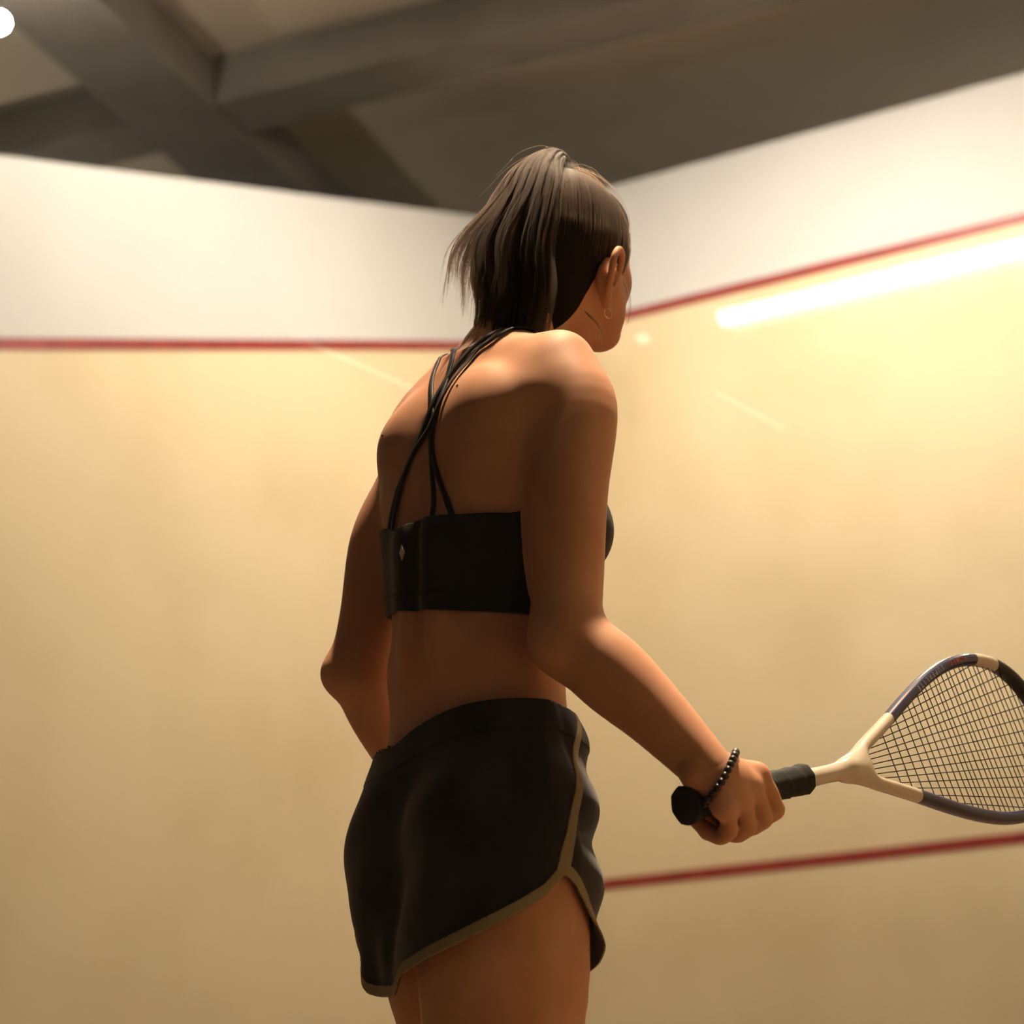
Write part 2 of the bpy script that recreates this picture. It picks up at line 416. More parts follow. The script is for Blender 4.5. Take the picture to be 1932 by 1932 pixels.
M_skin = mat('skin', (.50, .27, .165), .58, .3)
noise_color(M_skin, (.54, .265, .15), (.62, .33, .20), 14, 3, .35, .65)
_b = M_skin.node_tree.nodes['Principled BSDF']
_b.inputs['Subsurface Weight'].default_value = .12; _b.inputs['Subsurface Radius'].default_value = (1, .35, .2); _b.inputs['Subsurface Scale'].default_value = .008

TORSO = [(.76, .002, .116, .056, .074, 2.2), (.82, .004, .136, .070, .084, 2.2), (.88, .004, .140, .074, .086, 2.2), (.93, .005, .137, .073, .086, 2.2), (.97, .009, .126, .069, .085, 2.2),
         (1.01, .012, .119, .071, .084, 2.2), (1.06, .014, .119, .078, .083, 2.2), (1.11, .022, .115, .079, .081, 2.2), (1.18, .032, .123, .088, .084, 2.3),
         (1.25, .042, .132, .095, .086, 2.25), (1.32, .050, .132, .094, .083, 2.2), (1.37, .055, .124, .084, .074, 2.2), (1.41, .058, .104, .066, .062, 2.1), (1.44, .062, .070, .048, .052, 2.0)]
H = .004
B = Field((-.37, -.20, -.01), (.37, .37, 1.76), H)
loft(B, TORSO)
for s in (-1, 1):
    B.ball((s*.066, .105, 1.215), (.058, .050, .055), .03)                         # bust
    B.ball((s*.064, -.026, .845), (.068, .054, .080), .04)                         # glutes
    B.ball((.071, -.008, 1.308) if s > 0 else (-.060, -.002, 1.304), (.050, .036, .078) if s > 0 else (.044, .032, .074), .045)                       # shoulder blades
    B.limb([(s*.080, .000, 1.335), (s*(.125 if s > 0 else .102), .018 if s > 0 else .034, 1.345)], [.036, .034] if s > 0 else [.026, .024], .04)      # back of the shoulder
    dz = 0 if s > 0 else -.012
    B.limb([(0, .075, 1.452), (s*.070, .046, 1.412+dz*.6), (s*(.132+dz), .050, 1.396+dz)], [.030, .033, .036], .03)   # trapezius
    B.limb([(s*.02, -.052, 1.08), (s*.022, -.045, 1.20)], [.016, .018], .03)       # back muscles beside the spine
B.limb([(0, -.072, 1.02), (0, -.074, 1.12), (0, -.066, 1.24), (0, -.052, 1.34)], [.006, .007, .007, .004], .022, op='cut')
TORSO_F = Field(B.lo, B.ax[0][-1:].tolist()+B.ax[1][-1:].tolist()+B.ax[2][-1:].tolist(), H); TORSO_F.F = TORSO_F.F[:B.F.shape[0], :B.F.shape[1], :B.F.shape[2]]; TORSO_F.n = np.array(B.F.shape); TORSO_F.F = B.F.copy()
# neck and head
HC, HS, HP, HY = np.array([0.012, .186, 1.596]), .98, math.radians(2), math.radians(13)
HM = np.array(Matrix.Rotation(HY, 3, 'Z') @ Matrix.Rotation(HP, 3, 'X'))
def hd(x, y, z): return HC+HS*(HM @ np.array([x, y, z], float))
HROT = HM.T
B.limb([(0, .078, 1.41), (0, .104, 1.465), (0, .140, 1.535)], [.050, .047, .049], .03)
for s in (-1, 1): B.limb([(s*.012, .125, 1.425), (s*.045, .120, 1.50), hd(s*.058, -.01, -.05)], [.011, .013, .013], .02)
B.ball(hd(0, -.008, .008), np.array([.074, .096, .086])*HS, .02, rot=HROT)
def hf(x, y, z): return hd(x, y*.97, z*.82 if z < 0 else z)
B.ball(hf(0, .028, -.045), np.array([.058, .066, .068])*HS, .03, rot=HROT)
for s in (-1, 1):
    B.limb([hf(s*.055, -.005, -.055), hf(s*.040, .035, -.092), hf(s*.010, .072, -.112)], [.018*HS, .016*HS, .016*HS], .02)
    B.ball(hf(s*.037, .050, -.042), .019*HS, .02)
    B.limb([hf(0, .080, .012), hf(s*.032, .073, .012), hf(s*.052, .054, .008)], [.011*HS, .010*HS, .010*HS], .014)
    B.ball(hf(s*.031, .096, -.012), .013*HS, .012, 'cut')
    B.ball(hf(s*.031, .074, -.013), .0125*HS, .004)
    B.limb([hf(0, .091, -.084), hf(s*.022, .080, -.086)], [.0065, .004], .006)
    B.limb([hf(0, .089, -.093), hf(s*.018, .079, -.091)], [.0065, .004], .006)
B.limb([hf(0, .084, -.004), hf(0, .097, -.034), hf(0, .107, -.058)], [.0080, .0088, .0100], .010)
for s in (-1, 1): B.ball(hf(s*.011, .094, -.060), .0085, .008)
B.ball(hf(0, .078, -.106), .017*HS, .015)
def lerp(a, b, t): return a+(b-a)*t
# legs
R_HIP, R_KN, R_AN = np.array([.070, -.022, .84]), np.array([.040, -.015, .46]), np.array([.050, -.080, .09])
L_HIP, L_KN, L_AN = np.array([-.074, .012, .84]), np.array([-.078, .120, .46]), np.array([-.095, .055, .09])
for h_, kn, an in ((R_HIP, R_KN, R_AN), (L_HIP, L_KN, L_AN)):
    B.limb([h_, lerp(h_, kn, .35)+(0, .005, 0), lerp(h_, kn, .72), kn], [.088, .094, .074, .056], .03)
    B.limb([kn, lerp(kn, an, .28)+(0, -.018, 0), lerp(kn, an, .65)+(0, -.006, 0), an], [.052, .054, .040, .034], .03)
    B.limb([an+(0, -.02, -.03), an+(0, .08, -.05), an+(0, .15, -.06)], [.034, .030, .022], .03)
LOWER = B.F.copy()
# arms
B.limb([R_SH+(-.02, 0, .008), R_SH+(.010, .0, -.03), lerp(R_SH, R_EL, .42)+(.004, -.002, 0), lerp(R_SH, R_EL, .75), R_EL], [.046, .0475, .0445, .041, .037], .028)
B.limb([R_EL+(0, 0, .01), lerp(R_EL, R_WR, .25)+(.005, .006, .003), lerp(R_EL, R_WR, .6)+(.002, .004, .005), R_WR], [.037, .043, .036, .0270], .02)
B.ball(R_EL+(.004, -.020, -.004), .022, .02)
B.limb([L_SH+(.02, 0, .008), L_SH+(-.006, -.002, -.03), lerp(L_SH, L_EL, .25)+(-.008, -.004, 0), lerp(L_SH, L_EL, .45)+(-.014, -.010, 0), lerp(L_SH, L_EL, .75)+(-.004, -.004, 0), L_EL], [.040, .041, .042, .042, .038, .035], .028)
B.limb([L_EL, lerp(L_EL, L_WR, .28), lerp(L_EL, L_WR, .65), L_WR], [.034, .037, .030, .024], .02)
B.ball(L_EL+(-.012, -.018, -.004), .020, .02)
# left hand, loosely closed in front of the hip
HX = (L_WR-L_EL)/np.linalg.norm(L_WR-L_EL); HU = np.array([0, .35, .94]); HU -= HX*(HU@HX); HU /= np.linalg.norm(HU); HV = np.cross(HX, HU)
lh = lambda a, b, c: L_WR+HX*a+HU*b+HV*c
B.limb([L_WR, lh(.04, 0, 0), lh(.085, 0, 0)], [.024, .030, .030], .015, flat=(HV, .62))
for j, (bb, ln) in enumerate(((.027, .036), (.009, .040), (-.009, .037), (-.026, .030))):
    B.limb([lh(.075, bb, .002), lh(.080+ln, bb*1.05, -.006), lh(.088+ln*1.25, bb*1.05, -.030), lh(.070+ln, bb, -.046)], [.0098, .0090, .0082, .0074], .006)
B.limb([lh(.02, .022, -.006), lh(.055, .040, -.022), lh(.085, .036, -.036)], [.013, .011, .009], .010)
BV, BQ = B.mesh()

# right hand closed round the racket handle, on a finer grid
HF = Field(rk(.07, 0, 0)-.13, rk(.07, 0, 0)+.13, .0022)
UO = -.061
def hlimb(P, R, k=.006, **kw): HF.limb([rk(p[0]+UO, p[1]-.008, p[2]) for p in P], R, k, **kw)
fdir = (R_WR-R_EL)/np.linalg.norm(R_WR-R_EL)
HF.limb([R_WR-fdir*.05, R_WR, lerp(R_WR, rk(.055, .004, .026), .45)], [.0280, .0262, .0270], .012)
MCP = [(.150, -.002, .032), (.128, .009, .035), (.106, .017, .033), (.085, .023, .028)]
PIP = [(.171, .036, .020), (.147, .043, .020), (.122, .047, .017), (.097, .046, .013)]
DIP = [(.168, .034, -.012), (.144, .038, -.014), (.120, .040, -.014), (.096, .038, -.014)]
TIP = [(.158, .010, -.024), (.136, .012, -.026), (.113, .013, -.026), (.090, .014, -.025)]
for i, (a, b, c, d) in enumerate(zip(MCP, PIP, DIP, TIP)):
    ka = rk(a[0]+UO, a[1]-.008, a[2]); w0 = R_WR+.35*(ka-R_WR)
    HF.limb([w0, ka], [.0165, .0125], .014)
    rr = [.0118, .0114, .0110, .0098][i]
    hlimb([a, tuple(np.array(a)*.45+np.array(b)*.55+(.002, 0, .002)), b], [rr+.0008, rr-.0008, rr-.0002], .008)
    hlimb([b, (b[0], b[1]+.003, (b[2]+c[2])/2), c], [rr-.0002, rr-.0012, rr-.0012], .004)
    hlimb([c, d], [rr-.0012, rr-.0024], .004)
hlimb([(.075, -.018, .016), (.108, -.030, .006), (.138, -.026, -.014), (.160, -.012, -.026)], [.0165, .0135, .0112, .0092], .010)
hlimb([(.100, -.018, .016), (.140, -.008, .022)], [.014, .011], .014)
HV_, HQ_ = HF.mesh()

# ears on a fine grid
def ear(side_):
    c = hd(side_*.069, -.015, -.056); E_ = Field(c-.05, c+.05, .0016)
    q = lambda y, z, x=0: c+1.06*HS*(HM @ np.array([side_*(x+z*.28), y, z]))
    helix = [q(.006, -.004, .004), q(.012, .016, .006), q(.006, .030, .010), q(-.010, .032, .015), q(-.022, .020, .019), q(-.022, .002, .018), q(-.014, -.016, .012), q(-.004, -.028, .006)]
    E_.limb(helix, [.0035, .004, .0042, .0044, .0044, .0042, .0045, .0065], .004)
    E_.limb([q(-.006, .018, .002), q(-.012, .004, .004), q(-.006, -.016, .002)], [.010, .012, .009], .008, flat=(np.array([1., 0, 0]), .55))
    E_.limb([q(-.002, .0, -.010), q(-.008, .004, .004)], [.015, .013], .008)
    E_.ball(q(-.003, .001, .010), .0085, .005, 'cut')
    return E_.mesh(relax=1)
parts = [(BV, BQ), (HV_, HQ_), ear(1), ear(-1)]
VV = np.vstack([p[0] for p in parts]); off = np.cumsum([0]+[len(p[0]) for p in parts[:-1]]); QQ = np.vstack([p[1]+o_ for p, o_ in zip(parts, off)])
person = link('person', npmesh('person', VV, QQ), M_skin)
person.location = PERSON_LOC; person.rotation_euler = (0, 0, PERSON_ROT)
tag(person, 'person with ponytail in black sports top and shorts, back turned, holding a racket', 'person')
#@@CLOTHES
def sstep(a, b, x): t = np.clip((x-a)/(b-a), 0, 1); return t*t*(3-2*t)
M_fabric = mat('black_knit_fabric', (.012, .012, .013), .75, .35); bump(M_fabric, 900, .25, .0006)
_b = M_fabric.node_tree.nodes['Principled BSDF']; _b.inputs['Sheen Weight'].default_value = .15; _b.inputs['Sheen Roughness'].default_value = .5
M_short = mat('black_heather_fabric', (.014, .013, .014), .8, .3)
noise_color(M_short, (.007, .007, .008), (.045, .042, .040), 15, 6, .45, .75, 'Object', (1, 1, .45)); bump(M_short, 700, .3, .0006)
M_short.node_tree.nodes['Principled BSDF'].inputs['Sheen Weight'].default_value = .2
M_trim = mat('shorts_olive_trim', (.30, .25, .14), .8, .3); bump(M_trim, 600, .2, .0005)
M_strap = mat('bra_strap_fabric', (.012, .011, .012), .6, .4)

# ---- shorts
SF = Field((-.24, -.20, .60), (.24, .22, 1.06), .0035)
loft(SF, [(z, f, a+.008, bb+.008, bf+.012, n) for z, f, a, bb, bf, n in TORSO if z < 1.07], .02)
for s in (-1, 1): SF.ball((s*.064, -.024, .842), (.076, .060, .086), .04)
SF.limb([(.070, -.020, .86), (.060, -.020, .74), (.056, -.020, .60)], [.096, .109, .121], .03)
SF.limb([(-.068, .008, .86), (-.068, .020, .74), (-.068, .030, .60)], [.094, .102, .106], .03)
_g = np.stack(np.meshgrid(*SF.ax, indexing='ij'), -1).reshape(-1, 3); _f, B.F = B.F, LOWER
_l = B.sample(_g).reshape(SF.F.shape).astype(np.float32); B.F = _f; SF.F = smin(SF.F, _l-.0065, .01)
SV, SQ = SF.mesh(); ST = tris(SQ)
_sn = vnormals(SV, ST)
x, y, z = SV.T
fold = .0010+.0045*np.sin(z*78+y*20+1.2)*sstep(.02, .10, y+.35*x)*sstep(.02, .08, x)                     # gathers at the front of the right hip
fold += .0022*np.sin(34*(x*.8+z*.9)+9*y)*sstep(.98, .90, z)+.0016*np.sin(60*(z-.6*x)+15*y+2)*sstep(.97, .9, z)*sstep(.70, .76, z)
fold += .0035*np.sin(np.arctan2(y, x+.07)*9+1)*sstep(.80, .70, z)
SV = SV+_sn*fold[:, None]
def waist_z(x, y): return .996-np.minimum(1.4*(x-.1)**2, .030)-.22*np.maximum(y-.0, 0)
HEM_R = np.array([(-180, .690), (-103, .707), (-89, .7136), (-74, .722), (-58, .733), (-41, .747), (-26, .761), (-13, .775), (-4, .792), (0, .797), (5, .793), (15, .778), (30, .752), (45, .728), (65, .712), (90, .70), (180, .690)])
HEM_L = np.array([(-180, .684), (-103, .686), (-90, .688), (-80, .690), (-72, .694), (-58, .715), (-40, .758), (-13, .78), (0, .795), (15, .775), (30, .75), (60, .72), (90, .70), (180, .684)])
def hem_z(x, y):
    pr = np.degrees(np.arctan2(y+.022, x-.058)); pl = np.degrees(np.arctan2(y-.012, -(x+.068)))
    zr = np.interp(pr, HEM_R[:, 0], HEM_R[:, 1]); zl = np.interp(pl, HEM_L[:, 0], HEM_L[:, 1])
    t = sstep(-.012, .022, x); return zr*t+zl*(1-t)
SEAM = np.array([(.68, -.030), (.797, -.025), (.825, -.019), (.860, -.0045), (.897, .010), (.935, .024), (.9755, .047), (1.0, .055)])
def garment(name, V, T, m, parent, thick, off=0.0, label=None):
    if off: V = V+vnormals(V, T)*off
    o = link(name, npmesh(name, V, T), m, parent)
    md = o.modifiers.new('thickness', 'SOLIDIFY'); md.thickness = thick; md.offset = -1
    if label: o['label'] = label
    return o
V1, T1 = clip(SV, ST, waist_z(SV[:, 0], SV[:, 1])-SV[:, 2])
V1, T1 = clip(V1, T1, V1[:, 2]-hem_z(V1[:, 0], V1[:, 1]))
shorts = garment('shorts', V1, T1, M_short, person, .002, label='short black heathered running shorts with olive piping')
g = V1[:, 2]-hem_z(V1[:, 0], V1[:, 1])
V2, T2 = clip(V1, T1, .0125-g); garment('hem_trim', V2, T2, M_trim, shorts, .0022, .0010, 'olive hem binding')
for s in (1, -1):
    ys = np.interp(V1[:, 2], SEAM[:, 0], SEAM[:, 1])+(0 if s > 0 else .035); hw = np.interp(V1[:, 2], (.79, .84, .97), (.0085, .0075, .0050))
    V3, T3 = clip(V1, T1, np.where(V1[:, 0]*s > .04, hw-np.abs(V1[:, 1]-ys), -1.0)); garment('side_stripe', V3, T3, M_trim, shorts, .0022, .0012, 'olive side stripe')
wz = waist_z(V1[:, 0], V1[:, 1])-V1[:, 2]
V4, T4 = clip(V1, T1, .035-wz); garment('waistband', V4, T4, M_short, shorts, .0025, .0009)

# ---- sports bra
KV, KQ = TORSO_F.mesh(.0035); KT = tris(KQ)
sel = (KV[KT][:, :, 2].max(1) < 1.33) & (KV[KT][:, :, 2].min(1) > 1.05); KT = KT[sel]
def bra_top(x, y): return 1.221-.11*x-.010*np.exp(-((x+.036)/.022)**2)*(y < 0)+.060*sstep(.06, .12, y)-.03*np.exp(-(x/.03)**2)*sstep(.08, .12, y)+.012*sstep(.11, .14, np.abs(x))
def bra_bottom(x, y): return 1.113-.17*x
V5, T5 = clip(KV, KT, bra_top(KV[:, 0], KV[:, 1])-KV[:, 2]); V5, T5 = clip(V5, T5, V5[:, 2]-bra_bottom(V5[:, 0], V5[:, 1]))
bra = garment('sports_bra', V5, T5, M_fabric, person, .003, .0015, 'black strappy sports bra')
V6, T6 = clip(V5, T5, .020-(V5[:, 2]-bra_bottom(V5[:, 0], V5[:, 1]))); garment('underband', V6, T6, M_fabric, bra, .003, .0024)
def ribbon(P, N_, width, thick):
    P = np.asarray(P); T_ = np.gradient(P, axis=0); T_ /= np.linalg.norm(T_, axis=1)[:, None]; S_ = np.cross(T_, N_); S_ /= np.linalg.norm(S_, axis=1)[:, None]
    V = []; Fc = []
    for p, n_, s_ in zip(P, N_, S_): V += [p-s_*width/2, p-s_*width/2*.8+n_*thick, p+s_*width/2*.8+n_*thick, p+s_*width/2]
    m = len(P)
    for i in range(m-1):
        for k in range(4): Fc.append((4*i+k, 4*i+(k+1) % 4, 4*i+4+(k+1) % 4, 4*i+4+k))
    Fc += [(3, 2, 1, 0), tuple(4*(m-1)+k for k in range(4))]
    return V, Fc
BR = [(.062, .055, 1.452), (.068, .105, 1.41), (.066, .135, 1.33), (.060, .150, 1.27)]
BL = [(-.050, .050, 1.440), (-.062, .100, 1.40), (-.064, .135, 1.33), (-.060, .150, 1.27)]
STRAPS = [
 [(.027, -.060, 1.205), (.0182, -.0532, 1.2591), (.0124, -.0498, 1.2928), (.0076, -.0452, 1.3204), (.006, -.0402, 1.3475), (-.0063, -.0299, 1.376), (-.030, -.002, 1.412), (-.0404, .0146, 1.4369)]+BL,
 [(.0540, -.0526, 1.205), (.0369, -.053, 1.2484), (.0235, -.0528, 1.2801), (.0128, -.0475, 1.3155), (.0159, -.0433, 1.3411), (.0166, -.0318, 1.3721), (.0075, -.0116, 1.4045), (-.0102, .013, 1.4395)]+[tuple(np.array(p)+(.016, 0, .0)) for p in BL],
 [(-.0750, -.044, 1.212), (-.0439, -.0527, 1.2645), (-.0255, -.0524, 1.2922), (-.0063, -.0425, 1.3341), (.0065, -.0285, 1.3787), (.0168, -.0052, 1.413), (.0307, .0112, 1.4347), (.0514, .0202, 1.4457)]+BR,
 [(-.0590, -.0503, 1.210), (-.0452, -.0522, 1.2521), (-.0302, -.0530, 1.2804), (-.0114, -.0471, 1.3153), (.0131, -.0424, 1.342), (.0302, -.0329, 1.3714), (.0365, -.0124, 1.3996), (.0414, .0071, 1.4269), (.0609, .0179, 1.4379)]+[tuple(np.array(p)+(.016, 0, 0)) for p in BR]]
for i, pts in enumerate(STRAPS):
    P = catmull(pts, 70); P = B.project(P, .0012+.0007*i)
    for _ in range(3): P[1:-1] = .25*P[:-2]+.5*P[1:-1]+.25*P[2:]
    N_ = B.grad(P); V, Fc = ribbon(P, N_, .0074, .0016); link('strap', pymesh('strap', V, Fc), M_strap, bra)
# small pale diamond mark on the back of the bra
c0 = TORSO_F.project(np.array([[-.018, -.07, 1.184]]), .0068)[0]; n0 = TORSO_F.grad(c0[None])[0]; sx = np.cross(n0, (0, 0, 1)); sx /= np.linalg.norm(sx); sz = np.cross(sx, n0)
prof = [(0, .0095), (.0022, .0035), (.0040, 0), (.0022, -.0035), (0, -.0095), (-.0022, -.0035), (-.0040, 0), (-.0022, .0035)]
V = [c0+sx*a+sz*b for a, b in prof]+[c0+sx*a+sz*b-n0*.002 for a, b in prof]
link('diamond_mark', pymesh('diamond_mark', V, [tuple(range(8)), tuple(range(15, 7, -1))]+[(i, 8+i, 8+(i+1) % 8, (i+1) % 8) for i in range(8)]), mat('pale_print', (.62, .55, .44), .5), bra, smooth=False)

# ---- hair
M_hair = bpy.data.materials.new('brown_hair'); M_hair.use_nodes = True; _N = M_hair.node_tree.nodes; _N.remove(_N['Principled BSDF'])
_h = _N.new('ShaderNodeBsdfHairPrincipled'); _h.parametrization = 'COLOR'; _h.inputs['Color'].default_value = (.014, .0078, .0040, 1)
_h.inputs['IOR'].default_value = 1.26; _h.inputs['Roughness'].default_value = .45; _h.inputs['Radial Roughness'].default_value = .5
M_hair.node_tree.links.new(_h.outputs[0], _N['Material Output'].inputs[0])
M_scalp = mat('dark_hair_mass', (.012, .007, .0045), .8, .12); bump(M_scalp, 130, .5, .003, 2, 'Object', (1, 1, .12))
tohead = lambda P: ((np.asarray(P)-HC) @ HM)/HS
CF = Field(HC-.16, HC+.16, .003)
CF.ball(hd(0, -.010, .010), np.array([.080, .107, .097])*HS, .01, rot=HROT)
CF.ball(hd(0, .052, .052), np.array([.054, .050, .048])*HS, .03, rot=HROT)
CF.limb([hd(0, -.060, -.02), hd(0, -.058, -.075), hd(0, -.045, -.115)], [.056, .053, .042], .03, flat=(HM[:, 1], .8))
CV, CQ = CF.mesh(); CT = tris(CQ)
def hairline(P):
    q = tohead(P); y, z = q[:, 1], q[:, 2]
    line = np.interp(y, (-.12, -.075, -.05, -.03, -.012, .004, .018, .034, .050, .075, .12), (-.17, -.118, -.080, -.054, -.036, -.030, -.055, -.015, .030, .052, .060))
    return z-line
CV2, CT2 = clip(CV, CT, hairline(CV))
hair = garment('hair', CV2, CT2, M_scalp, person, .006, 0, 'brown hair combed up to a high ponytail')
def curves(name, S_, rad, parent):
    """S_: (m, n, 3) strand points"""
    m, n = S_.shape[:2]; hc = bpy.data.hair_curves.new(name); hc.add_curves([n]*m)
    hc.attributes['position'].data.foreach_set('vector', S_.astype(np.float32).ravel())
    ra = hc.attributes.get('radius') or hc.attributes.new('radius', 'FLOAT', 'POINT')
    t = np.linspace(0, 1, n); ra.data.foreach_set('value', np.tile(rad*(1-.75*t**3), m).astype(np.float32))
    hc.materials.append(M_hair); o = bpy.data.objects.new(name, hc); COL.objects.link(o); o.parent = parent; return o
TIE = hd(0.004, .004, .104)
ELC, ELR = np.array([0, -.008, .010]), np.array([.0815, .1110, .0990])
# combed strands: from the hairline over the skull to the tie
m, n = 3800, 16
az = RNG.uniform(0, 2*math.pi, m); el0 = RNG.uniform(-.9, .9, m)
d0 = np.stack([np.cos(el0)*np.sin(az), np.cos(el0)*np.cos(az), np.sin(el0)], 1); P0 = ELC+d0*ELR
keep = hairline(HC+HS*(P0 @ HM.T)) > 0; d0 = d0[keep]; m = len(d0)
dT = (tohead(TIE)-ELC)/ELR; dT /= np.linalg.norm(dT); t = np.linspace(0, 1, n)[None, :, None]
D = d0[:, None]*(1-t)+dT*t+RNG.normal(0, .012, (m, 1, 3)); D /= np.linalg.norm(D, axis=2)[:, :, None]
rr = 1.0+.018*np.sin(np.pi*t)*RNG.uniform(0, 1, (m, 1, 1))+.06*t**4
CS = HC+HS*((ELC+D*ELR*rr) @ HM.T)
curves('combed_strands', CS, .00022, hair)
# ponytail: core and strands; rows z: centre r, centre f, half r, half f
PT = np.array([  # (param, cr, cf, cz, hr, hf)
 (0, TIE[0], TIE[1], TIE[2]-.005, .010, .010), (1, .020, .182, 1.700, .018, .013), (2, .022, .156, 1.709, .030, .016), (3, .024, .130, 1.690, .044, .020),
 (4, .030, .106, 1.655, .056, .026), (5, .032, .088, 1.610, .062, .032), (6, .030, .076, 1.560, .062, .034), (7, .036, .073, 1.510, .060, .030), (8, .034, .064, 1.464, .058, .028), (9, .031, .056, 1.424, .050, .020)])
DEN = catmull(PT[:, 1:], 120)
PF = Field((-.12, -.06, 1.42), (.14, .24, 1.76), .0035)
q_ = DEN[4:-10:5]; PF.limb(q_[:, :3], np.maximum(q_[:, 4]*.72, .007), .010, n=len(q_), flat=(np.array([1., 0, 0]), 1.75))
PV, PQ = PF.mesh(); pony = link('ponytail', npmesh('ponytail', PV, PQ), M_scalp, person); pony['label'] = 'long brown ponytail falling down the back of the head'
m, n = 7000, 26
th = RNG.uniform(0, 2*math.pi, m); rho = np.sqrt(RNG.uniform(.35, 1, m)); u_, v_ = rho*np.cos(th), rho*np.sin(th)
CL_ = 260; cth = RNG.uniform(0, 2*math.pi, CL_); crh = np.sqrt(RNG.uniform(.4, 1.08, CL_)); cu, cv = crh*np.cos(cth), crh*np.sin(cth); ce = np.where(RNG.uniform(0, 1, CL_) < .42, RNG.uniform(.68, .84, CL_), RNG.uniform(.88, 1.0, CL_)); cw = RNG.uniform(0, 6, CL_)
near = np.argmin((u_[:, None]-cu)**2+(v_[:, None]-cv)**2, 1); u2, v2 = cu[near], cv[near]
end = np.clip(ce[near]+RNG.normal(0, .025, m), .6, 1.0)
tt = np.linspace(0, 1, n)[None]*end[:, None]; ii = tt*(len(DEN)-1); i0 = np.minimum(ii.astype(int), len(DEN)-2); fr = (ii-i0)[..., None]
C_ = DEN[i0]*(1-fr)+DEN[i0+1]*fr
TG = np.gradient(DEN[:, 1:3], axis=0); TG /= np.linalg.norm(TG, axis=1)[:, None]; TC = TG[i0]
cl = .30+.45*sstep(.2, 1.0, tt); uu = u_[:, None]*(1-cl)+u2[:, None]*cl; vv = v_[:, None]*(1-cl)+v2[:, None]*cl
wob = (.0040*np.sin(tt*10+cw[near][:, None])+.0010*np.sin(tt*23+RNG.uniform(0, 6, m)[:, None]))*tt
PS = np.stack([C_[..., 0]+uu*C_[..., 3]+wob, C_[..., 1]-TC[..., 1]*vv*C_[..., 4]+wob*.7, C_[..., 2]+TC[..., 0]*vv*C_[..., 4]], -1)
PS += RNG.normal(0, .0006, (m, 1, 3))
# the outer back layer flicks outwards (towards her back left) at its ends
fl = np.clip(-v_*.8-u_*.45, 0, 1)*(end < .86); k_ = sstep(.45, .82, tt)*fl[:, None]
PS[..., 1] -= .052*k_; PS[..., 0] -= .018*k_; PS[..., 2] += .022*k_
curves('ponytail_strands', PS, .00022, pony)
# fly-away hairs
m, n = 260, 10
fz = RNG.integers(0, len(PS), 150); A_ = PS[fz][:, ::2][:, :n].copy(); A_ += (np.linspace(0, 1, n)[None, :, None]**2)*RNG.normal(0, .010, (150, 1, 3))
fc = RNG.integers(0, len(CS), 110); Bc = CS[fc][:, ::2]; Bc = np.concatenate([Bc, Bc[:, -1:]+.0, Bc[:, -1:]], 1)[:, :n].copy()
out = (Bc-HC); out /= np.linalg.norm(out, axis=2)[:, :, None]; Bc += out*(np.sin(np.linspace(0, np.pi, n))[None, :, None]*RNG.uniform(.002, .012, (110, 1, 1)))
curves('loose_strands', np.concatenate([A_, Bc]), .00016, hair)
lathe_tie, ft = tube([TIE+np.array((.011*math.cos(a), .011*math.sin(a), .002)) for a in np.linspace(0, 2*math.pi, 24, endpoint=False)], .004, 8, closed=True)
link('hair_tie', pymesh('hair_tie', lathe_tie, ft), M_strap, pony)
# wisps at nape, temple and forehead
W_ = [[hd(.052, -.045, -.098), hd(.060, -.030, -.115), hd(.058, -.024, -.135)], [hd(.066, .020, -.03), hd(.068, .034, -.06), hd(.060, .046, -.085), hd(.064, .030, -.10)],
      [hd(.03, .085, .075), hd(.03, .106, .070), hd(.028, .108, .045), hd(.028, .094, .040)], [hd(.02, .085, .078), hd(.022, .100, .072), hd(.022, .104, .050), hd(.02, .096, .044)]]
WS = np.concatenate([np.stack([catmull(q_, 14)+RNG.normal(0, .0012, 3) for _ in range(5)]) for q_ in W_]); curves('wisps', WS, .00022, hair)
# ---- eyes, brows and moles
M_eye = mat('eye_white', (.7, .68, .64), .2); M_iris = mat('eye_iris', (.03, .016, .008), .15); M_mole = mat('mole_brown', (.05, .02, .012), .6)
for s in (-1, 1):
    e_ = link('eye', ico(.0120*HS, 3), M_eye, person); e_.location = hf(s*.031, .0735, -.013)
    i_ = link('iris', ico(.0062, 2), M_iris, e_); i_.location = HM @ np.array((0, .0074, 0))
    v, f = tube([hf(s*(.014+.012*k), .0945-.0035*k-.0012*k*k, .013+.003*math.sin(k*1.2)) for k in range(4)], [.0016, .0022, .0020, .0010], 6); link('eyebrow', pymesh('eyebrow', v, f), M_scalp, person)
M_lip = mat('lips_rose', (.42, .14, .10), .4)
v, f = tube([hf(x_, .0935-9*x_*x_, -.0885+.004*abs(x_)/.02) for x_ in np.linspace(-.019, .019, 9)], [.001, .0026, .0036, .0040, .0036, .0040, .0036, .0026, .001], 8); link('lips', pymesh('lips', v, f), M_lip, person)
for c_ in ((.052, -.030, 1.368), (-.082, -.034, 1.345)):
    p_ = B.project(np.array([c_]))[0]; q_ = link('mole', ico(.0018, 2), M_mole, person); q_.location = p_
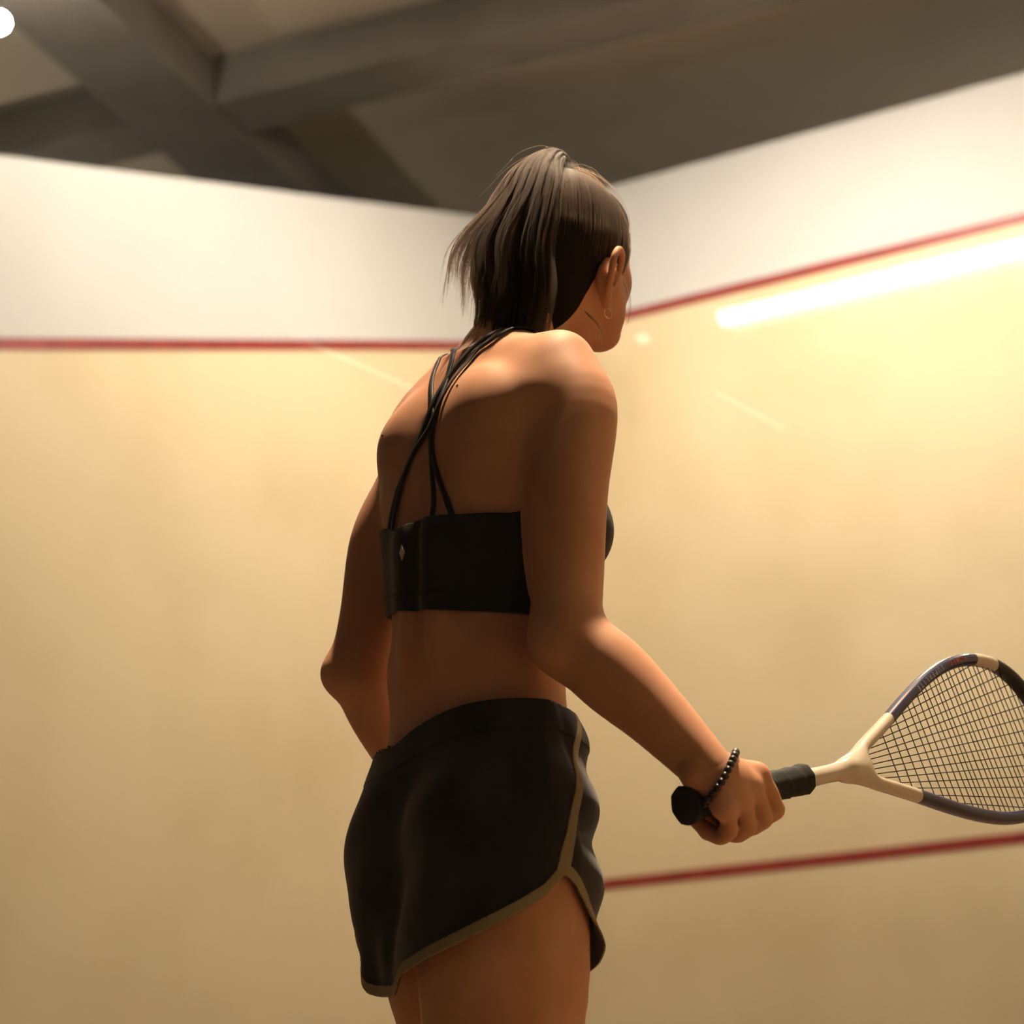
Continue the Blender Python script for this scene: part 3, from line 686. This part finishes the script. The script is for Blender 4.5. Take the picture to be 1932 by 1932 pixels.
# ---- trainers
M_shoe = mat('trainer_upper', (.55, .55, .56), .6); M_sole = mat('trainer_sole', (.20, .13, .07), .7)
for an in (R_AN, L_AN):
    ZF = Field(an+(-.07, -.11, -.10), an+(.07, .24, .06), .004)
    ZF.limb([an+(0, -.035, -.045), an+(0, .05, -.045), an+(0, .15, -.052), an+(0, .19, -.058)], [.046, .046, .044, .034], .02, flat=(np.array([1., 0, 0]), .86))
    ZF.limb([an+(0, -.01, -.04), an+(0, -.008, -.005)], [.044, .042], .02)
    ZF.put(lambda X, Y, Z: (-.010+an[2]*0+Z*0-Z+.022)+0*X+0*Y, an+(-.07, -.11, -.10), an+(.07, .24, -.05), .0, 'none')
    zv, zq = ZF.mesh(); zt = tris(zq); zv, zt = clip(zv, zt, zv[:, 2]-.014); sh = garment('trainer', zv, zt, M_shoe, person, .003)
    ang = np.linspace(0, 2*math.pi, 28, endpoint=False)
    pl = [(an[0]+.046*math.cos(a)*(1.0 if math.sin(a) > 0 else .85), an[1]+.065+.150*math.sin(a)) for a in ang]
    prism('sole', pl, 'z', .0, .026, M_sole, sh)

# ================================================================== SQUASH RACKET
PM = Matrix.Translation(PERSON_LOC) @ Matrix.Rotation(PERSON_ROT, 4, 'Z')
RM = PM @ Matrix(((RA[0], RW[0], RN[0], BUTT[0]), (RA[1], RW[1], RN[1], BUTT[1]), (RA[2], RW[2], RN[2], BUTT[2]), (0, 0, 0, 1)))
racket = tag(empty('squash_racket'), 'cream and navy squash racket held in the right hand', 'racket'); racket.matrix_world = RM
M_rcream = mat('racket_cream_lacquer', (.62, .55, .44), .25, .5, 0, .6); M_navy = mat('racket_navy_lacquer', (.020, .020, .060), .3, .5, 0, .5); M_black = mat('racket_black_lacquer', (.012, .012, .013), .35)
M_grip = mat('grip_tape', (.018, .020, .019), .8, .3); bump(M_grip, 500, .4, .0008); M_string = mat('string_dark', (.018, .015, .010), .5)
ARM = np.array([(.283, .004), (.300, .011), (.322, .022), (.350, .033), (.390, .049), (.440, .070), (.490, .088), (.540, .0995), (.585, .1010), (.625, .092), (.655, .072), (.674, .044), (.682, .018), (.683, 0)])
AC = catmull(ARM, 120)
GF = Field((.18, -.125, -.024), (.70, .125, .024), .0016)
for s in (-1, 1): GF.limb([(u, s*v, 0) for u, v in AC[::3]], [.0078]*len(AC[::3]), .012, n=len(AC[::3]), flat=(np.array([0, 0, 1.]), 1.30))
GF.limb([(.19, 0, 0), (.24, 0, 0), (.280, 0, 0), (.306, 0, 0)], [.0115, .0102, .0118, .0125], .016)
GV, GQ = GF.mesh(relax=3); GT = tris(GQ)
def piece(name, conds, m, label=None):
    v, f = GV, GT
    for c in conds: v, f = clip(v, f, c(v))
    o = link(name, npmesh(name, v, f), m, racket)
    if label: o['label'] = label
    return o
UB = .385
piece('throat', [lambda v: UB-v[:, 0]], M_rcream, 'cream shaft and open throat')
band = piece('frame_band', [lambda v: v[:, 0]-UB, lambda v: -v[:, 1], lambda v: .592-v[:, 0]], M_navy, 'navy band with lettering')
piece('frame_patch', [lambda v: v[:, 0]-.592, lambda v: -v[:, 1], lambda v: .630-v[:, 0]], M_rcream, 'cream patch at the shoulder of the hoop')
piece('frame_tip', [lambda v: v[:, 0]-.630, lambda v: -v[:, 1]], M_black, 'black bumper round the tip')
piece('frame_band', [lambda v: v[:, 0]-UB, lambda v: v[:, 1]], M_navy)
# handle with spiral tape
V = []; Fc = []; nr, nt = 130, 24
for i in range(nr):
    u = .202*i/(nr-1)
    for k in range(nt):
        a = 2*math.pi*k/nt; ph = (u/.024-a/(2*math.pi)) % 1.0
        r0 = .0150+.0012*ph+.0045*max(0, 1-u/.016)**.6*(u < .016)+(.0008 if u > .194 else 0)
        r0 += .0006*math.cos(8*a)
        V.append((u, r0*math.cos(a)*1.06, r0*math.sin(a)*.98))
for i in range(nr-1):
    for k in range(nt): Fc.append((i*nt+k, i*nt+(k+1) % nt, (i+1)*nt+(k+1) % nt, (i+1)*nt+k))
Fc += [tuple(range(nt-1, -1, -1)), tuple((nr-1)*nt+k for k in range(nt))]
link('grip', pymesh('grip', V, Fc), M_grip, racket)
# strings
inner = lambda u: np.interp(u, AC[:, 0], AC[:, 1])
def string(p, q, zo=0.0):
    P = np.linspace(p, q, 3); P3 = np.c_[P, np.full(3, zo)]; v, f = tube(P3, .00062, 6); link('string', pymesh('string', v, f), M_string, racket)
for i in range(-7, 8):
    us = np.linspace(.31, .683, 800); foc = .12; wv = i*.0126*(us-foc)/(.56-foc); ok = np.abs(wv) < inner(us)-.004
    ok &= us < .679
    if ok.any(): string((us[ok][0], wv[ok][0]), (us[ok][-1], wv[ok][-1]), .0006*(-1)**i)
u = .366; k = 0
while u < .672:
    hw = inner(u)-.003; string((u+.0014*math.sin(k*2.1), -hw), (u-.0014*math.sin(k*1.3), hw)); u += max(.0098, .0185-.075*(u-.366)); k += 1
# lettering on the navy band, facing the near side
def letters(word, s0, m, size):
    s_at = np.r_[0, np.cumsum(np.linalg.norm(np.diff(AC, axis=0), axis=1))]; pos = s0
    for ch in word:
        uu = np.interp(pos, s_at, AC[:, 0]); vv = np.interp(pos, s_at, AC[:, 1]); u2 = np.interp(pos-.004, s_at, AC[:, 0]); v2 = np.interp(pos-.004, s_at, AC[:, 1])
        tx = np.array([u2-uu, -(v2-vv), 0]); tx /= np.linalg.norm(tx); nz_ = np.array([0, 0, -1.]); ty = np.cross(nz_, tx)
        fc_ = bpy.data.curves.new('letter', 'FONT'); fc_.body = ch; fc_.size = size; fc_.extrude = .00015; fc_.align_x = 'CENTER'; fc_.materials.append(m)
        to = bpy.data.objects.new('letter_text', fc_); COL.objects.link(to); bpy.context.view_layer.update()
        me_ = bpy.data.meshes.new_from_object(to.evaluated_get(bpy.context.evaluated_depsgraph_get())); bpy.data.objects.remove(to)
        o = bpy.data.objects.new('letter', me_); COL.objects.link(o); o.parent = band
        p_ = np.array([uu, -vv, -.0103])-ty*size*.33
        o.matrix_basis = Matrix(((tx[0], ty[0], nz_[0], p_[0]), (tx[1], ty[1], nz_[1], p_[1]), (tx[2], ty[2], nz_[2], p_[2]), (0, 0, 0, 1)))
        pos -= size*.86
letters('POWER', .300, mat('letter_red', (.35, .05, .04), .5), .0092)
letters('SUPERLITE', .248, mat('letter_grey', (.30, .29, .31), .5), .0092)

# ================================================================== BRACELET AND EARRING
brac = tag(empty('beaded_bracelet', PERSON_LOC, PERSON_ROT), 'dark beaded bracelet round the right wrist', 'bracelet')
M_bead = mat('dark_wood_bead', (.018, .011, .008), .35)
bm_ = ico(.0046, 2); wc = R_WR+fdir*.012; cdir = np.array([.73, -.68, 0])
e1 = np.cross(fdir, (0, 0, 1.)); e1 /= np.linalg.norm(e1); e2 = np.cross(e1, fdir)
for k in range(24):
    a = 2*math.pi*k/24; dv = e1*math.cos(a)+e2*math.sin(a); lo_, hi_ = 0.0, .06; pc = wc+fdir*(.010*(dv @ cdir)-.010*dv[2])
    for _ in range(30):
        md_ = (lo_+hi_)/2; lo_, hi_ = (md_, hi_) if HF.sample((pc+dv*md_)[None])[0] < .0034 else (lo_, md_)
    o = bpy.data.objects.new('bead', bm_); COL.objects.link(o); o.parent = brac; o.location = pc+dv*lo_
bm_.materials.append(M_bead)
ear_c = hd(.067, -.018, -.091)
hoop = [ear_c+HM @ np.array((0.002*math.sin(a), .0055*math.sin(a), -.006+.0065*math.cos(a))) for a in np.linspace(0, 2*math.pi, 28, endpoint=False)]
v, f = tube(hoop, .0006, 6, closed=True); er = link('hoop_earring', pymesh('hoop_earring', v, f), mat('earring_gold', (.8, .55, .25), .25, .5, 1.0))
er.location = PERSON_LOC; er.rotation_euler = (0, 0, PERSON_ROT); tag(er, 'tiny gold hoop earring on the right ear lobe', 'earring')
